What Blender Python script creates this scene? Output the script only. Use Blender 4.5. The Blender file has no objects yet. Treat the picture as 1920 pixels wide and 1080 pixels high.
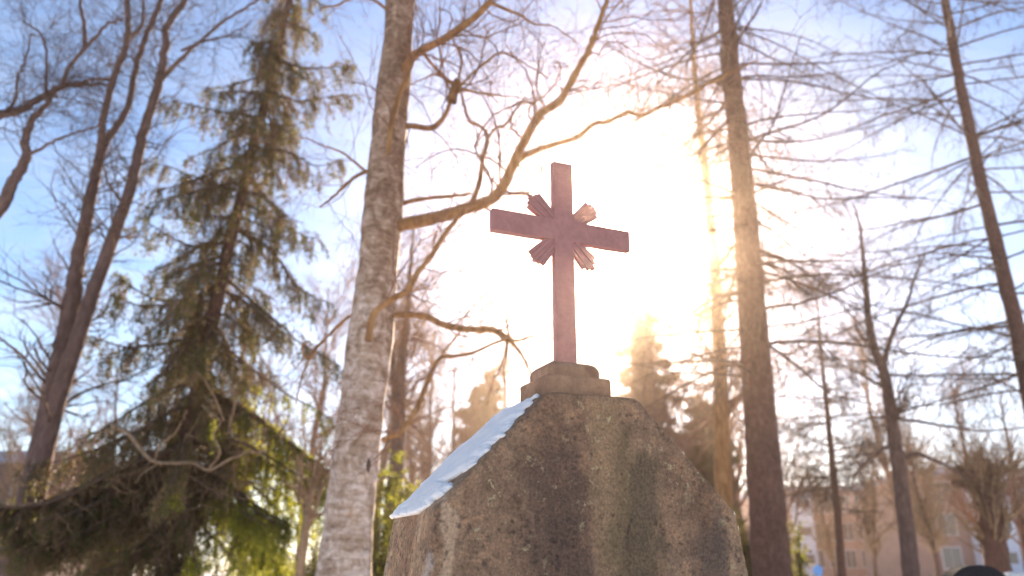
import bpy, bmesh, math, random
import numpy as np
from mathutils import Vector, Matrix
R = math.radians
sc = bpy.context.scene
COL = sc.collection

# ------------------------------------------------------------------ camera
F_PX, PITCH = 1545.7, R(18.62)
CAM = np.array((0.0, 0.0, 1.2))
cd = bpy.data.cameras.new('camera')
cam = bpy.data.objects.new('camera', cd); COL.objects.link(cam)
cam.location = CAM; cam.rotation_euler = (math.pi/2 + PITCH, 0, 0)
cd.sensor_width = 36; cd.lens = F_PX/1920*36
cd.clip_start = 0.05; cd.clip_end = 2000
cd.dof.use_dof = True; cd.dof.focus_distance = 1.86; cd.dof.aperture_fstop = 2.9
sc.camera = cam

def ray(px, py):
    x = (px-960)/F_PX; y = (540-py)/F_PX
    c, s = math.cos(PITCH), math.sin(PITCH)
    return np.array((x, c - y*s, s + y*c))
def P(px, py, Y):
    """point of the place seen at this spot of the photograph, Y metres away"""
    d = ray(px, py)
    return CAM + d*(Y/d[1])

# ------------------------------------------------------------------ light
SUN_D = ray(1172, 452); SUN_D /= np.linalg.norm(SUN_D)
EL = math.asin(SUN_D[2]); AZ = math.atan2(SUN_D[0], SUN_D[1])
sl = bpy.data.lights.new('sun', 'SUN'); sl.energy = 5.0; sl.angle = R(0.55); sl.color = (1.0, 0.80, 0.60)
sun = bpy.data.objects.new('sun', sl); COL.objects.link(sun)
sun.rotation_euler = Vector(-SUN_D).to_track_quat('-Z', 'Y').to_euler()
sun.location = (5, 30, 15)

world = bpy.data.worlds.new('World'); sc.world = world; world.use_nodes = True
def build_world():
    nt = world.node_tree; nt.nodes.clear(); N = nt.nodes.new; L = nt.links.new
    out = N('ShaderNodeOutputWorld'); bg = N('ShaderNodeBackground'); bg.inputs[1].default_value = 0.051
    sky = N('ShaderNodeTexSky'); sky.sky_type = 'NISHITA'; sky.sun_disc = False
    sky.sun_elevation = EL; sky.sun_rotation = AZ
    sky.air_density = 1.0; sky.dust_density = 0.15; sky.ozone_density = 4.0
    tc = N('ShaderNodeTexCoord'); sep = N('ShaderNodeSeparateXYZ'); L(tc.outputs['Generated'], sep.inputs[0])
    mz = N('ShaderNodeMath'); mz.operation = 'MAXIMUM'; L(sep.outputs[2], mz.inputs[0]); mz.inputs[1].default_value = 0.06
    dx = N('ShaderNodeMath'); dx.operation = 'DIVIDE'; L(sep.outputs[0], dx.inputs[0]); L(mz.outputs[0], dx.inputs[1])
    dy = N('ShaderNodeMath'); dy.operation = 'DIVIDE'; L(sep.outputs[1], dy.inputs[0]); L(mz.outputs[0], dy.inputs[1])
    cb = N('ShaderNodeCombineXYZ'); L(dx.outputs[0], cb.inputs[0]); L(dy.outputs[0], cb.inputs[1])
    mp = N('ShaderNodeMapping'); mp.inputs['Rotation'].default_value = (0, 0, R(35)); mp.inputs['Scale'].default_value = (0.55, 1.25, 1)
    L(cb.outputs[0], mp.inputs[0])
    n = N('ShaderNodeTexNoise'); n.inputs['Scale'].default_value = 1.3; n.inputs['Detail'].default_value = 9
    n.inputs['Roughness'].default_value = 0.62; n.inputs['Distortion'].default_value = 0.7; L(mp.outputs[0], n.inputs['Vector'])
    rp = N('ShaderNodeValToRGB'); rp.color_ramp.elements[0].position = 0.40; rp.color_ramp.elements[1].position = 0.74
    L(n.outputs[0], rp.inputs[0])
    bw = N('ShaderNodeRGBToBW'); L(sky.outputs[0], bw.inputs[0])
    cm = N('ShaderNodeMix'); cm.data_type = 'RGBA'; cm.blend_type = 'MULTIPLY'; cm.inputs[0].default_value = 1
    L(bw.outputs[0], cm.inputs[6]); cm.inputs[7].default_value = (1.6, 1.72, 2.0, 1)
    mx = N('ShaderNodeMix'); mx.data_type = 'RGBA'
    k = N('ShaderNodeMath'); k.operation = 'MULTIPLY'; k.inputs[1].default_value = 0.48
    L(rp.outputs[0], k.inputs[0]); L(k.outputs[0], mx.inputs[0]); L(sky.outputs[0], mx.inputs[6]); L(cm.outputs[2], mx.inputs[7])
    L(mx.outputs[2], bg.inputs[0]); L(bg.outputs[0], out.inputs[0])
build_world()
sc.view_settings.view_transform = 'Standard'; sc.view_settings.look = 'None'
sc.view_settings.gamma = 1; sc.view_settings.exposure = 2.18
sc.cycles.use_denoising = True
sc.cycles.volume_bounces = 0
sc.cycles.max_bounces = 7; sc.cycles.diffuse_bounces = 3; sc.cycles.transmission_bounces = 4
sc.cycles.sample_clamp_indirect = 6

# ------------------------------------------------------------------ materials
MATS = {}
def mat(name, build):
    if name in MATS: return MATS[name]
    m = bpy.data.materials.new(name); m.use_nodes = True
    nt = m.node_tree; nt.nodes.clear()
    out = nt.nodes.new('ShaderNodeOutputMaterial')
    nt.links.new(build(nt), out.inputs['Surface'])
    MATS[name] = m
    return m
def noise(nt, vec, scale, detail=5, rough=0.6, dist=0.0):
    n = nt.nodes.new('ShaderNodeTexNoise'); n.inputs['Scale'].default_value = scale
    n.inputs['Detail'].default_value = detail; n.inputs['Roughness'].default_value = rough; n.inputs['Distortion'].default_value = dist
    if vec is not None: nt.links.new(vec, n.inputs['Vector'])
    return n.outputs[0]
def mapped(nt, scale=(1,1,1), loc=(0,0,0)):
    tc = nt.nodes.new('ShaderNodeTexCoord'); mp = nt.nodes.new('ShaderNodeMapping')
    mp.inputs['Scale'].default_value = scale; mp.inputs['Location'].default_value = loc
    nt.links.new(tc.outputs['Object'], mp.inputs[0]); return mp.outputs[0]
def ramp(nt, fac, stops):
    r = nt.nodes.new('ShaderNodeValToRGB'); e = r.color_ramp.elements
    while len(e) < len(stops): e.new(0.5)
    for i, (p, c) in enumerate(stops):
        e[i].position = p; e[i].color = (*c, 1) if len(c) == 3 else c
    nt.links.new(fac, r.inputs[0]); return r.outputs[0]
def mix(nt, fac, a, b, mode='MIX'):
    m = nt.nodes.new('ShaderNodeMix'); m.data_type = 'RGBA'; m.blend_type = mode
    for s, v in ((0, fac), (6, a), (7, b)):
        if isinstance(v, (int, float)): m.inputs[s].default_value = v
        elif isinstance(v, tuple): m.inputs[s].default_value = (*v, 1)
        else: nt.links.new(v, m.inputs[s])
    return m.outputs[2]
def math_(nt, op, a, b=0.0, c=None):
    m = nt.nodes.new('ShaderNodeMath'); m.operation = op
    for i, v in enumerate((a, b) if c is None else (a, b, c)):
        if isinstance(v, (int, float)): m.inputs[i].default_value = v
        else: nt.links.new(v, m.inputs[i])
    return m.outputs[0]
def pbr(nt, col, rough=0.8, bump=None, bstr=0.4, bdist=0.01, spec=0.3):
    p = nt.nodes.new('ShaderNodeBsdfPrincipled')
    if isinstance(col, tuple): p.inputs['Base Color'].default_value = (*col, 1)
    else: nt.links.new(col, p.inputs['Base Color'])
    if isinstance(rough, float): p.inputs['Roughness'].default_value = rough
    else: nt.links.new(rough, p.inputs['Roughness'])
    p.inputs['Specular IOR Level'].default_value = spec
    if bump is not None:
        b = nt.nodes.new('ShaderNodeBump'); b.inputs['Strength'].default_value = bstr; b.inputs['Distance'].default_value = bdist
        nt.links.new(bump, b.inputs['Height']); nt.links.new(b.outputs[0], p.inputs['Normal'])
    return p.outputs[0]

def m_stone(nt):
    v = mapped(nt)
    vs = mapped(nt, (1, 1, 0.16))
    big = noise(nt, vs, 5, 6, 0.6, 0.6)
    base = ramp(nt, big, [(0.30, (.17,.10,.065)), (0.46, (.27,.17,.11)), (0.6, (.36,.24,.155)), (0.75, (.44,.30,.20))])
    mid = noise(nt, v, 22, 8, 0.7)
    base = mix(nt, 0.8, base, ramp(nt, mid, [(0.34, (.5,.48,.46)), (0.5, (.95,.93,.9)), (0.68, (1.55,1.42,1.22))]), 'MULTIPLY')
    sep = nt.nodes.new('ShaderNodeSeparateXYZ'); nt.links.new(v, sep.inputs[0])
    wob = noise(nt, mapped(nt, (1, 1, 0.5)), 9, 5, 0.6)
    wob2 = noise(nt, mapped(nt, (1, 1, 0.3), (4, 2, 1)), 14, 5, 0.65)
    rag = noise(nt, mapped(nt, (1, 1, 0.7), (1, 5, 2)), 38, 7, 0.75)
    def streak(col, u0, w, z0, dz, base, amt):
        # a run-off stain with a ragged outline, hanging from z0 down
        u = math_(nt, 'ADD', sep.outputs[0], math_(nt, 'MULTIPLY', math_(nt, 'SUBTRACT', wob, 0.5), 0.16))
        d = math_(nt, 'ABSOLUTE', math_(nt, 'SUBTRACT', u, u0))
        a = nt.nodes.new('ShaderNodeMapRange'); a.interpolation_type = 'SMOOTHSTEP'
        nt.links.new(d, a.inputs[0]); a.inputs[1].default_value = w; a.inputs[2].default_value = w*0.3; a.inputs[3].default_value = 0; a.inputs[4].default_value = 1
        z = math_(nt, 'ADD', sep.outputs[2], math_(nt, 'MULTIPLY', math_(nt, 'SUBTRACT', wob2, 0.5), 0.35))
        b = nt.nodes.new('ShaderNodeMapRange'); b.interpolation_type = 'SMOOTHSTEP'
        nt.links.new(z, b.inputs[0]); b.inputs[1].default_value = z0; b.inputs[2].default_value = z0-dz; b.inputs[3].default_value = 0; b.inputs[4].default_value = 1
        f = math_(nt, 'MULTIPLY', a.outputs[0], b.outputs[0])
        f = math_(nt, 'ADD', math_(nt, 'MULTIPLY', f, 1.5), math_(nt, 'MULTIPLY', math_(nt, 'SUBTRACT', rag, 0.62), 2.2))
        c = nt.nodes.new('ShaderNodeClamp'); nt.links.new(f, c.inputs[0]); f = math_(nt, 'MULTIPLY', c.outputs[0], amt)
        return mix(nt, f, base, col)
    base = streak((.085,.066,.040), 0.09, 0.10, 1.49, 0.14, base, 0.75)
    base = streak((.32,.215,.11), 0.03, 0.06, 1.60, 0.05, base, 0.35)
    base = streak((.10,.065,.05), -0.09, 0.10, 1.48, 0.14, base, 0.7)
    base = streak((.09,.07,.06), 0.265, 0.07, 1.33, 0.10, base, 0.6)
    base = streak((.50,.34,.22), -0.315, 0.022, 1.34, 0.03, base, 0.85)
    base = streak((.42,.38,.34), -0.375, 0.03, 1.20, 0.06, base, 0.55)
    # dark pits and pale lichen
    vo = nt.nodes.new('ShaderNodeTexVoronoi'); vo.inputs['Scale'].default_value = 62
    dn = nt.nodes.new('ShaderNodeTexNoise'); dn.inputs['Scale'].default_value = 70; dn.inputs['Detail'].default_value = 4; nt.links.new(v, dn.inputs['Vector'])
    va = nt.nodes.new('ShaderNodeVectorMath'); va.operation = 'MULTIPLY_ADD'; nt.links.new(dn.outputs['Color'], va.inputs[0]); va.inputs[1].default_value = (.022, .022, .022); nt.links.new(v, va.inputs[2])
    nt.links.new(va.outputs[0], vo.inputs['Vector'])
    sel = noise(nt, v, 11, 3, 0.5)
    pit = math_(nt, 'MULTIPLY', ramp(nt, vo.outputs['Distance'], [(0.10, (1,1,1)), (0.42, (0,0,0))]), ramp(nt, sel, [(0.44, (0,0,0)), (0.56, (1,1,1))]))
    base = mix(nt, math_(nt, 'MULTIPLY', pit, 0.6), base, (.045,.035,.03))
    fine = noise(nt, v, 160, 4, 0.7)
    li = ramp(nt, noise(nt, v, 48, 5, 0.7), [(0.58, (0,0,0)), (0.64, (1,1,1))])
    zone = ramp(nt, noise(nt, v, 7, 3, 0.6), [(0.45, (0,0,0)), (0.6, (1,1,1))])
    base = mix(nt, math_(nt, 'MULTIPLY', math_(nt, 'MULTIPLY', li, zone), 0.75), base, (.50,.42,.24))
    base = mix(nt, 0.8, base, ramp(nt, fine, [(0.34, (.6,.6,.6)), (0.66, (1.45,1.4,1.35))]), 'MULTIPLY')
    h = math_(nt, 'ADD', math_(nt, 'MULTIPLY', mid, 0.6), math_(nt, 'SUBTRACT', math_(nt, 'MULTIPLY', fine, 0.3), math_(nt, 'MULTIPLY', pit, 0.5)))
    return pbr(nt, base, 0.92, h, 0.8, 0.006, 0.2)
def m_cross(nt):
    v = mapped(nt)
    n = noise(nt, v, 60, 6, 0.65)
    n2 = noise(nt, v, 12, 4, 0.6)
    c = ramp(nt, n2, [(0.3, (.40,.18,.15)), (0.6, (.46,.215,.175)), (0.8, (.52,.27,.21))])
    c = mix(nt, 0.4, c, ramp(nt, n, [(0.35, (.7,.7,.7)), (0.65, (1.2,1.2,1.2))]), 'MULTIPLY')
    fl = ramp(nt, noise(nt, v, 210, 3, 0.6), [(0.70, (0,0,0)), (0.74, (1,1,1))])
    c = mix(nt, math_(nt, 'MULTIPLY', fl, 0.6), c, (.6,.5,.42))
    return pbr(nt, c, 0.55, n, 0.35, 0.003, 0.4)
def m_plinth(nt):
    v = mapped(nt); n = noise(nt, v, 30, 7, 0.65); n2 = noise(nt, v, 9, 4, 0.6)
    c = ramp(nt, n2, [(0.3, (.24,.14,.09)), (0.55, (.38,.235,.15)), (0.72, (.46,.27,.20))])
    c = mix(nt, 0.7, c, ramp(nt, n, [(0.3, (.55,.5,.5)), (0.7, (1.35,1.3,1.2))]), 'MULTIPLY')
    return pbr(nt, c, 0.9, n, 0.7, 0.005, 0.2)
def m_snow(nt):
    v = mapped(nt); n = noise(nt, v, 120, 5, 0.7); n2 = noise(nt, v, 18, 4, 0.6)
    c = ramp(nt, n2, [(0.3, (.91,.86,.83)), (0.7, (.96,.91,.88))])
    p = nt.nodes.new('ShaderNodeBsdfPrincipled'); nt.links.new(c, p.inputs['Base Color'])
    p.inputs['Roughness'].default_value = 0.6; p.inputs['Specular IOR Level'].default_value = 0.3
    p.inputs['Subsurface Weight'].default_value = 0.35; p.inputs['Subsurface Radius'].default_value = (1, 1.1, 1.3); p.inputs['Subsurface Scale'].default_value = 0.012
    b = nt.nodes.new('ShaderNodeBump'); b.inputs['Strength'].default_value = 0.35; b.inputs['Distance'].default_value = 0.003
    nt.links.new(math_(nt, 'ADD', n, math_(nt, 'MULTIPLY', n2, 2)), b.inputs['Height']); nt.links.new(b.outputs[0], p.inputs['Normal'])
    return p.outputs[0]
def m_birch(nt):
    v = mapped(nt, (1, 1, 1)); vb = mapped(nt, (3.5, 3.5, 14))
    band = noise(nt, vb, 1.6, 6, 0.65, 0.4)
    patch = noise(nt, mapped(nt, (2.0, 2.0, 1.5), (3, 1, 2)), 3.6, 7, 0.72, 0.8)
    sep = nt.nodes.new('ShaderNodeSeparateXYZ'); nt.links.new(v, sep.inputs[0])
    up = nt.nodes.new('ShaderNodeMapRange'); nt.links.new(sep.outputs[2], up.inputs[0])
    up.inputs[1].default_value = 1.8; up.inputs[2].default_value = 4.2; up.inputs[3].default_value = 0.06; up.inputs[4].default_value = -0.05
    f = math_(nt, 'ADD', math_(nt, 'ADD', math_(nt, 'MULTIPLY', band, 0.38), math_(nt, 'MULTIPLY', patch, 0.62)), up.outputs[0])
    c = ramp(nt, f, [(0.38, (.17,.105,.07)), (0.46, (.30,.20,.14)), (0.53, (.45,.33,.25)), (0.62, (.68,.56,.49))])
    grey = noise(nt, v, 30, 6, 0.7)
    mark = ramp(nt, noise(nt, mapped(nt, (3, 3, 9), (7, 1, 5)), 2.6, 4, 0.6, 0.6), [(0.64, (0,0,0)), (0.70, (1,1,1))])
    c = mix(nt, math_(nt, 'MULTIPLY', mark, 0.8), c, (.07,.045,.035))
    c = mix(nt, 0.7, c, ramp(nt, grey, [(0.3, (.55,.53,.5)), (0.65, (1.2,1.2,1.2))]), 'MULTIPLY')
    return pbr(nt, c, 0.85, math_(nt, 'ADD', band, math_(nt, 'MULTIPLY', grey, 0.5)), 0.8, 0.02, 0.2)
def bark(a, b, c, zs=0.25, sc_=16):
    def f(nt):
        v = mapped(nt, (1, 1, zs)); n = noise(nt, v, sc_, 7, 0.7, 0.3); n2 = noise(nt, mapped(nt), 1.7, 4, 0.6)
        col = ramp(nt, n, [(0.32, a), (0.52, b), (0.7, c)])
        col = mix(nt, 0.5, col, ramp(nt, n2, [(0.35, (.7,.7,.72)), (0.65, (1.2,1.15,1.1))]), 'MULTIPLY')
        return pbr(nt, col, 0.92, n, 0.9, 0.03, 0.15)
    return f
def leafy(a, b, tr, amt=0.4, sc_=1.5):
    def f(nt):
        v = mapped(nt); n = noise(nt, v, sc_, 5, 0.7)
        col = ramp(nt, n, [(0.36, a), (0.62, b)])
        d = nt.nodes.new('ShaderNodeBsdfPrincipled'); nt.links.new(col, d.inputs['Base Color'])
        d.inputs['Roughness'].default_value = 0.6; d.inputs['Specular IOR Level'].default_value = 0.25
        t = nt.nodes.new('ShaderNodeBsdfTranslucent')
        nt.links.new(mix(nt, 0.8, col, tr, 'MIX'), t.inputs[0])
        m = nt.nodes.new('ShaderNodeMixShader'); m.inputs[0].default_value = amt
        nt.links.new(d.outputs[0], m.inputs[1]); nt.links.new(t.outputs[0], m.inputs[2])
        return m.outputs[0]
    return f
M_STONE = mat('weathered_stone', m_stone); M_CROSS = mat('painted_iron', m_cross); M_PLINTH = mat('mossy_stone', m_plinth)
M_SNOW = mat('snow', m_snow); M_BIRCH = mat('birch_bark', m_birch)
M_BARK_G = mat('grey_bark', bark((.10,.064,.054), (.155,.10,.085), (.22,.15,.125), 0.4))
M_BARK_L = mat('larch_bark', bark((.085,.045,.036), (.13,.073,.058), (.19,.11,.086), 0.6, 22))
M_BARK_O = mat('orange_bark', bark((.16,.08,.035), (.32,.17,.075), (.45,.27,.13)))
M_TWIG = mat('twig_bark', bark((.07,.045,.035), (.13,.085,.065), (.2,.14,.1)))
M_TWIG_R = mat('reddish_twig', bark((.14,.07,.05), (.24,.13,.09), (.34,.2,.14)))
M_DEAD = mat('dead_twig', bark((.14,.095,.06), (.26,.18,.115), (.38,.28,.18)))
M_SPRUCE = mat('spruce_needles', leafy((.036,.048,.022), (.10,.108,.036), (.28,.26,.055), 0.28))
M_SPRUCE_Y = mat('yellow_sun_tinted_needles', leafy((.06,.085,.015), (.17,.18,.03), (.50,.50,.05), 0.5))  # yellow-green bush needles; on the spruce, sun glow put into the colour
M_SPRUCE_F = mat('far_needles', leafy((.04,.040,.018), (.10,.075,.03), (.26,.17,.06), 0.2))
M_SPRUCE_B = mat('brown_needles', leafy((.10,.068,.04), (.21,.145,.075), (.34,.22,.10), 0.2))

# ------------------------------------------------------------------ object helpers
def tag(o, label=None, cat=None, group=None, kind=None):
    if label: o['label'] = label
    if cat: o['category'] = cat
    if group: o['group'] = group
    if kind: o['kind'] = kind
    return o
def empty(name, loc, label, cat, group=None, rz=0.0):
    o = bpy.data.objects.new(name, None); COL.objects.link(o); o.empty_display_size = 0.1
    o.location = tuple(loc); o.rotation_euler = (0, 0, rz)
    return tag(o, label, cat, group)
def mesh_obj(name, V, F4=None, F3=None, m=None, parent=None, smooth=True, local=True):
    """one mesh object out of numpy arrays; world coordinates are moved into the parent's frame"""
    V = np.asarray(V, dtype=np.float64)
    if parent is not None and local:
        inv = np.array(parent_matrix(parent).inverted())
        V = V @ inv[:3, :3].T + inv[:3, 3]
    me = bpy.data.meshes.new(name)
    loops = []; starts = []; tot = 0
    if F4 is not None and len(F4):
        F4 = np.asarray(F4, dtype=np.int32).reshape(-1, 4); loops.append(F4.ravel()); starts.append(np.arange(len(F4))*4); tot = len(F4)*4
    if F3 is not None and len(F3):
        F3 = np.asarray(F3, dtype=np.int32).reshape(-1, 3); loops.append(F3.ravel()); starts.append(np.arange(len(F3))*3 + tot)
    loops = np.concatenate(loops).astype(np.int32); starts = np.concatenate(starts).astype(np.int32)
    me.vertices.add(len(V)); me.vertices.foreach_set('co', V.astype(np.float32).ravel())
    me.loops.add(len(loops)); me.loops.foreach_set('vertex_index', loops)
    me.polygons.add(len(starts)); me.polygons.foreach_set('loop_start', starts)
    me.update(calc_edges=True); me.validate()
    if smooth: me.polygons.foreach_set('use_smooth', np.ones(len(me.polygons), dtype=bool))
    o = bpy.data.objects.new(name, me); COL.objects.link(o)
    if m: me.materials.append(m)
    if parent is not None: o.parent = parent
    return o
def parent_matrix(p):
    M = Matrix.LocRotScale(p.location, p.rotation_euler, p.scale)
    return parent_matrix(p.parent) @ M if p.parent else M
def bm_obj(name, bm, m, parent=None, smooth=False, bevel=0.0, seg=2):
    me = bpy.data.meshes.new(name); bm.normal_update(); bm.to_mesh(me); bm.free()
    if m: me.materials.append(m)
    if smooth:
        for p in me.polygons: p.use_smooth = True
    o = bpy.data.objects.new(name, me); COL.objects.link(o)
    if parent is not None: o.parent = parent
    if bevel:
        b = o.modifiers.new('bevel', 'BEVEL'); b.width = bevel; b.segments = seg; b.limit_method = 'ANGLE'; b.angle_limit = R(30)
    return o
def bm_box(bm, x0, x1, y0, y1, z0, z1):
    vs = [bm.verts.new((x, y, z)) for z in (z0, z1) for x, y in ((x0,y0),(x1,y0),(x1,y1),(x0,y1))]
    for f in ((3,2,1,0),(4,5,6,7),(0,1,5,4),(1,2,6,5),(2,3,7,6),(3,0,4,7)): bm.faces.new([vs[i] for i in f])
    return vs
def bm_prism(bm, pts, y0, y1):
    """outline in x,z extruded along y (pts counter-clockwise seen from -y)"""
    a = [bm.verts.new((x, y0, z)) for x, z in pts]; b = [bm.verts.new((x, y1, z)) for x, z in pts]
    bm.faces.new(a); bm.faces.new(b[::-1]); n = len(pts)
    for i in range(n): bm.faces.new((a[i], b[i], b[(i+1)%n], a[(i+1)%n]))

# ------------------------------------------------------------------ tubes and branching
class Geo:
    def __init__(s): s.V = []; s.Q = []; s.T = []; s.n = 0
    def add(s, V, Q=None, T=None):
        V = np.asarray(V).reshape(-1, 3)
        if Q is not None and len(Q): s.Q.append(np.asarray(Q).reshape(-1, 4) + s.n)
        if T is not None and len(T): s.T.append(np.asarray(T).reshape(-1, 3) + s.n)
        s.V.append(V); s.n += len(V)
    def obj(s, name, m, parent=None, smooth=True):
        return mesh_obj(name, np.concatenate(s.V), np.concatenate(s.Q) if s.Q else None, np.concatenate(s.T) if s.T else None, m, parent, smooth)
    def tubes(s, PL, RD, sides=4, rough=0.0, rng=None):
        PL = np.asarray(PL, float); RD = np.asarray(RD, float)
        if PL.ndim == 2: PL = PL[None]; RD = RD[None]
        M, K, _ = PL.shape
        T = np.gradient(PL, axis=1); T /= np.linalg.norm(T, axis=2, keepdims=True) + 1e-9
        mt = T.mean(axis=1); ref = np.zeros((M, 3)); ref[np.arange(M), np.abs(mt).argmin(axis=1)] = 1
        U = np.cross(T, ref[:, None]); U /= np.linalg.norm(U, axis=2, keepdims=True) + 1e-9
        W = np.cross(T, U)
        a = np.arange(sides)*2*np.pi/sides
        r = RD[:, :, None, None]*np.ones((1, 1, sides, 1))
        if rough: r = r*(1 + rough*rng.standard_normal((M, K, sides, 1)))
        V = PL[:, :, None] + r*(U[:, :, None]*np.cos(a)[None, None, :, None] + W[:, :, None]*np.sin(a)[None, None, :, None])
        k = np.arange(K-1)[:, None]; j = np.arange(sides)[None]
        q = np.stack([k*sides + j, k*sides + (j+1) % sides, (k+1)*sides + (j+1) % sides, (k+1)*sides + j], -1).reshape(-1, 4)
        Q = (q[None] + (np.arange(M)*K*sides)[:, None, None]).reshape(-1, 4)
        s.add(V, Q)
def unit(v): return v/(np.linalg.norm(v, axis=-1, keepdims=True) + 1e-9)
def smooth_poly(pts, rad, K):
    """Catmull-Rom through traced points, resampled to K points"""
    pts = np.asarray(pts, float); rad = np.asarray(rad, float); n = len(pts)
    e = np.concatenate([[2*pts[0]-pts[1]], pts, [2*pts[-1]-pts[-2]]])
    t = np.linspace(0, n-1-1e-6, K); i = t.astype(int); f = (t-i)[:, None]
    p0, p1, p2, p3 = e[i], e[i+1], e[i+2], e[i+3]
    o = .5*((2*p1) + (-p0+p2)*f + (2*p0-5*p1+4*p2-p3)*f**2 + (-p0+3*p1-3*p2+p3)*f**3)
    return o, np.interp(t, np.arange(n), rad)
def traced(pts, Y, r0, r1, K=None, dy=0.0, rng=None, jit=0.0):
    """pts: (px, py) seen points; Y distance; dy: how much farther the end lies"""
    n = len(pts); K = K or max(6, (n-1)*6)
    w = np.array([P(px, py, Y + dy*i/(n-1)) for i, (px, py) in enumerate(pts)])
    o, r = smooth_poly(w, np.linspace(r0, r1, n), K)
    if rng is not None and jit: o = o + rng.standard_normal(o.shape)*jit*np.linspace(0, 1, K)[:, None]
    return o, r
def spawn(rng, PL, RD, n, ln, ang, K=6, wig=0.18, up=0.0, tmin=0.15, tmax=1.0, ratio=0.55, tip=0.35, rmin=0.002, out=None, lenfall=0.4):
    """n children off the polylines PL (M,K,3); returns their polylines and radii"""
    PL = np.asarray(PL); RD = np.asarray(RD); M, KP, _ = PL.shape
    seg = np.linalg.norm(PL[:, 1:] - PL[:, :-1], axis=2).sum(1); pr = seg/seg.sum()
    idx = rng.choice(M, n, p=pr); t = rng.uniform(tmin, tmax, n)
    f = t*(KP-1); i = np.minimum(f.astype(int), KP-2); g = (f-i)[:, None]
    pos = PL[idx, i]*(1-g) + PL[idx, i+1]*g; tan = unit(PL[idx, i+1]-PL[idx, i])
    r0 = (RD[idx, i]*(1-g[:, 0]) + RD[idx, i+1]*g[:, 0])*ratio; r0 = np.maximum(r0, rmin)
    perp = unit(np.cross(tan, rng.standard_normal((n, 3))))
    if out is not None: perp = unit(perp + np.asarray(out)); perp = unit(perp - tan*(perp*tan).sum(1, keepdims=True))
    a = rng.uniform(*ang, n)[:, None]; d = unit(tan*np.cos(a) + perp*np.sin(a))
    L = rng.uniform(*ln, n)*(1 - lenfall*t)
    pts = [pos]; st = (L/(K-1))[:, None]
    for k in range(K-1):
        d = unit(d + rng.standard_normal((n, 3))*wig + np.array((0, 0, up)))
        pts.append(pts[-1] + d*st)
    C = np.stack(pts, 1); rr = r0[:, None]*np.linspace(1, tip, K)[None]
    return C, np.maximum(rr, rmin*0.6)
def stack(lst, K=12):
    """resample traced polylines to a common point count"""
    A = []; B = []
    for p, r in lst:
        t = np.linspace(0, len(p)-1, K); i = np.minimum(t.astype(int), len(p)-2); f = (t-i)[:, None]
        A.append(p[i]*(1-f) + p[i+1]*f); B.append(r[i]*(1-f[:, 0]) + r[i+1]*f[:, 0])
    return np.array(A), np.array(B)
def trunk_part(parent, polys, m, sides=18, seed=1, name='trunk', rough=0.02):
    g = Geo(); rng = np.random.default_rng(seed)
    for p, r in polys:
        g.tubes(p, r, sides, rough, rng)
    return g.obj(name, m, parent)
def needles(rng, g, PL, per, ln, wd, spread=0.9):
    """flat needle sprays along polylines (M,K,3): per blades for each"""
    M, K, _ = PL.shape; n = M*per
    idx = np.repeat(np.arange(M), per); t = rng.uniform(0, 1, n)*(K-1); i = np.minimum(t.astype(int), K-2); f = (t-i)[:, None]
    pos = PL[idx, i]*(1-f) + PL[idx, i+1]*f; tan = unit(PL[idx, i+1]-PL[idx, i])
    d = unit(tan*rng.uniform(.3, 1.0, (n, 1)) + rng.standard_normal((n, 3))*spread*0.6)
    s = unit(np.cross(d, rng.standard_normal((n, 3))))
    L = rng.uniform(ln*.6, ln*1.3, n)[:, None]; W = rng.uniform(wd*.6, wd*1.3, n)[:, None]
    V = np.stack([pos - s*W*.25, pos + d*L*.45 + s*W*.5, pos + d*L, pos + d*L*.45 - s*W*.5], 1)
    g.add(V, np.arange(n*4).reshape(-1, 4))

# ================================================================== SETTING
def m_ground(nt):
    v = mapped(nt); n = noise(nt, v, 0.35, 6, 0.65, 0.4); f = noise(nt, v, 9, 6, 0.7)
    g = ramp(nt, f, [(0.3, (.10,.085,.04)), (0.6, (.19,.16,.085)), (0.75, (.27,.23,.14))])
    k = math_(nt, 'ADD', n, math_(nt, 'MULTIPLY', f, 0.12))
    c = mix(nt, ramp(nt, k, [(0.40, (0,0,0)), (0.47, (1,1,1))]), g, (.84,.84,.85))
    return pbr(nt, c, 0.85, math_(nt, 'ADD', f, n), 0.6, 0.05, 0.2)
GX, GY0, GY1 = 130, -70, 200
def build_ground():
    n = 90; xs = np.linspace(-GX, GX, n); ys = np.linspace(GY0, GY1, n)
    X, Yg = np.meshgrid(xs, ys); Z = 0.05*np.sin(X*.31+1)*np.cos(Yg*.27) + 0.03*np.sin(X*.9+Yg*.7)
    V = np.stack([X, Yg, Z], -1).reshape(-1, 3); i = np.arange(n-1)
    a = (i[:, None]*n + i[None]).ravel(); F = np.stack([a, a+1, a+n+1, a+n], 1)
    o = mesh_obj('ground', V, F, None, mat('patchy_snow_ground', m_ground)); tag(o, kind='structure')
build_ground()

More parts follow.
